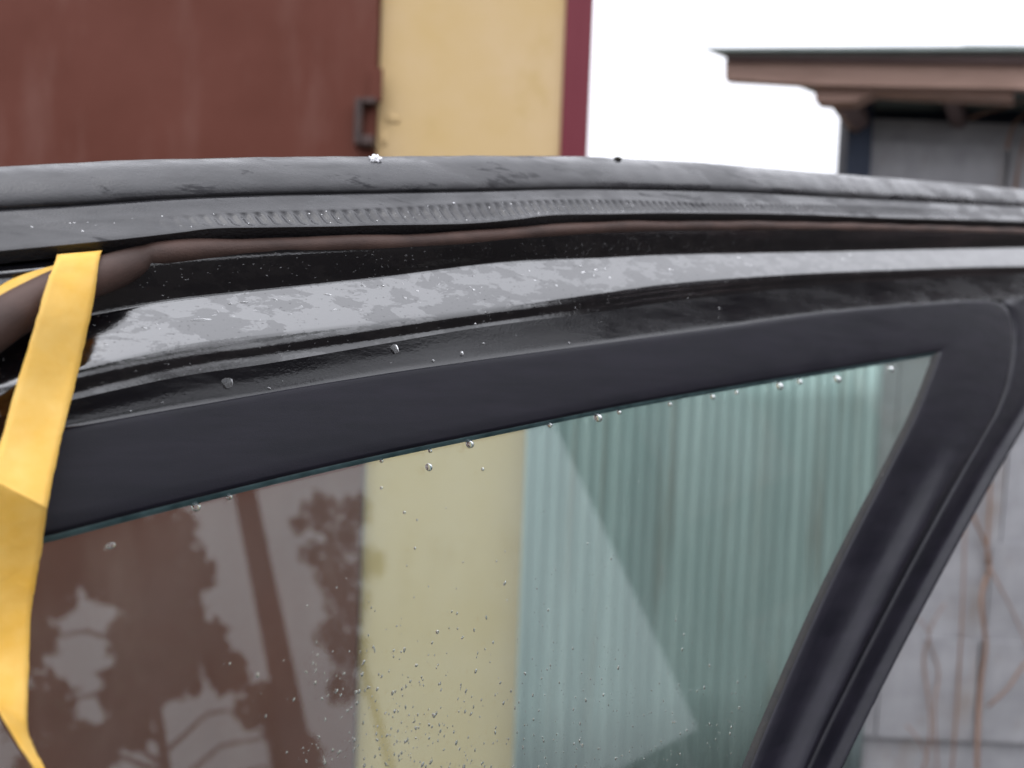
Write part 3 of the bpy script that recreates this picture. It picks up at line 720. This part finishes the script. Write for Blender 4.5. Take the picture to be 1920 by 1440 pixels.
# wooden pole
a = refl(395, 960, 5.0); b = refl(640, 1400, 5.0)
pole = thing('utility_pole', 'dark wooden utility pole mirrored in the window glass', 'pole', (0.5 * (a.x + b.x), 0.5 * (a.y + b.y), 0))
v_, f_ = tube_vf([(0, 0, 0), (0, 0, 2), (0, 0, 4), (0, 0, 7.5)], [.09, .085, .08, .07], 14); mesh_obj('shaft', v_, f_, MT['pole'], pole, True)
v_, f_ = box_vf((-.7, -.05, 6.9), (.7, .05, 7.0)); mesh_obj('crossarm', v_, f_, MT['pole'], pole)
# dark boarded house
a = refl(1010, 850, 5.5); b = refl(1340, 1290, 5.5)
print('HOUSE', a, b, refl(1350, 1300, 5.5), refl(1310, 1440, 5.5), refl(1700, 700, 5.5))
hxy = Vector(((a.x + b.x) / 2, (a.y + b.y) / 2, 0)); zk = refl(1350, 1300, 5.5).z
dirn = Vector((hxy.x, hxy.y, 0)).normalized(); side = Vector((dirn.y, -dirn.x, 0))
if (refl(1700, 900, 5.5) - hxy).dot(side) < 0: side = -side
house = thing('boarded_house', 'dark boarded house mirrored on the glass before the corrugated fence', 'house', hxy)
def hbox(name, s0, s1, d0, d1, z0, z1, mat, parent=house):
    vs2 = []
    for z in (z0, z1):
        for s, d in ((s0, d0), (s1, d0), (s1, d1), (s0, d1)):
            q = side * s + dirn * d; vs2.append((q.x, q.y, z))
    return mesh_obj(name, vs2, BOXF, mat, parent)
hbox('wall', 0, 4.3, 0, 6, 0, 4.8, MT['house'])
hbox('roof', -.02, 4.4, -.1, 6.1, 4.803, 4.95, MT['houseroof'])
for s, z in ((.6, 1.2), (2.2, 1.2), (.6, 3.2), (2.2, 3.2)):
    w = hbox('window', s, s + .9, -.03, -.004, z, z + 1.2, MT['rafter']); hbox('pane', s + .07, s + .83, -.04, -.0305, z + .07, z + 1.13, MT['clear'], w)

def make_tree(label, base, height, lobes, seed, leaf=.10, dens=260):
    r_ = random.Random(seed)
    t = thing('tree', label, 'tree', base, 'trees behind the viewer')
    parts = [tube_vf([(0, 0, 0), (.05, .02, height * .4), (-.03, .05, height * .75), (0, 0, height)], [.07, .05, .03, .015], 8)]
    for c, rr in lobes:
        st = Vector((0, 0, min(height * .9, max(.8, c.z - rr)))); parts.append(tube_vf([st, (st + c) / 2 + Vector((0, 0, .15)), c], [.02, .014, .008], 6))
    v, f = join(parts); mesh_obj('trunk', v, f, MT['bark'], t, True)
    vs2, fs = [], []
    for c, rr in lobes:
        for _ in range(int(dens * rr * rr / .25)):
            d = Vector((r_.gauss(0, 1), r_.gauss(0, 1), r_.gauss(0, 1))).normalized() * rr * (r_.random() ** .45)
            p_ = c + d; a_ = Vector((r_.gauss(0, 1), r_.gauss(0, 1), r_.gauss(0, 1))).normalized(); b_ = a_.orthogonal().normalized()
            L_ = leaf * r_.uniform(.6, 1.3); k = len(vs2)
            vs2 += [p_ - a_ * L_, p_ + b_ * L_ * .4, p_ + a_ * L_, p_ - b_ * L_ * .4]; fs.append((k, k + 1, k + 2, k + 3))
    mesh_obj('crown', vs2, fs, MT['leaf'], t)
    return t
def tree_from_pixels(label, lobes_px, dist, seed, **kw):
    W_ = [(refl(x, y, dist), r) for x, y, r in lobes_px]
    base = Vector((sum(p_.x for p_, _ in W_) / len(W_), sum(p_.y for p_, _ in W_) / len(W_), 0))
    lobes = [(p_ - base, r) for p_, r in W_]
    return make_tree(label, base, max(l[0].z for l in lobes) + .3, lobes, seed, **kw)
tree_from_pixels('dark leafy tree mirrored in the glass beside the yellow tape', [(120, 1040, .3), (220, 1010, .3), (320, 1000, .26), (352, 1075, .24), (280, 1100, .3), (205, 1080, .24), (80, 1110, .28), (335, 1165, .24), (262, 1195, .26),
    (385, 1205, .2), (425, 1262, .18), (330, 1262, .24), (485, 1325, .18), (245, 1285, .24), (75, 1330, .26), (165, 1410, .24), (560, 1425, .2), (100, 1440, .26), (240, 1365, .18), (40, 1210, .26), (530, 1380, .16)], 7.0, 3, leaf=.085, dens=1050)
tree_from_pixels('thin leafy tree mirrored in the glass beside the gate edge', [(600, 960, .22), (640, 1010, .2), (590, 1040, .16), (650, 1130, .24), (620, 1190, .16), (630, 1080, .22), (560, 985, .1), (668, 960, .2), (655, 1220, .2), (690, 1060, .2), (640, 1290, .16)], 7.5, 5, leaf=.05, dens=1200)

# unseen dark boards added so the frame's gloss paint mirrors black low down
bf = thing('reflection_blocker', 'added unseen row of dark boards that darkens reflections in the black paint', 'fence', (3.6, 0, 0))
bv, bfc = box_vf((-.085, -.012, .03), (.085, .012, 1.75)); bme = bpy.data.meshes.new('board'); bme.from_pydata(bv, [], bfc); bme.materials.append(MT['house'])
path = [(3.6, 1.6), (3.6, -4.0), (-4.0, -4.0)]
for (xa, ya), (xb, yb) in zip(path, path[1:]):
    L_ = math.hypot(xb - xa, yb - ya); n = int(L_ / .178)
    for i in range(n):
        t = (i + .5) / n; o = bpy.data.objects.new('board', bme); C.objects.link(o); o.parent = bf  # boards of the added, unseen reflection blocker
        o.location = (xa + (xb - xa) * t - 3.6, ya + (yb - ya) * t, rng.uniform(-.02, .02)); o.rotation_euler = (0, 0, math.atan2(yb - ya, xb - xa))
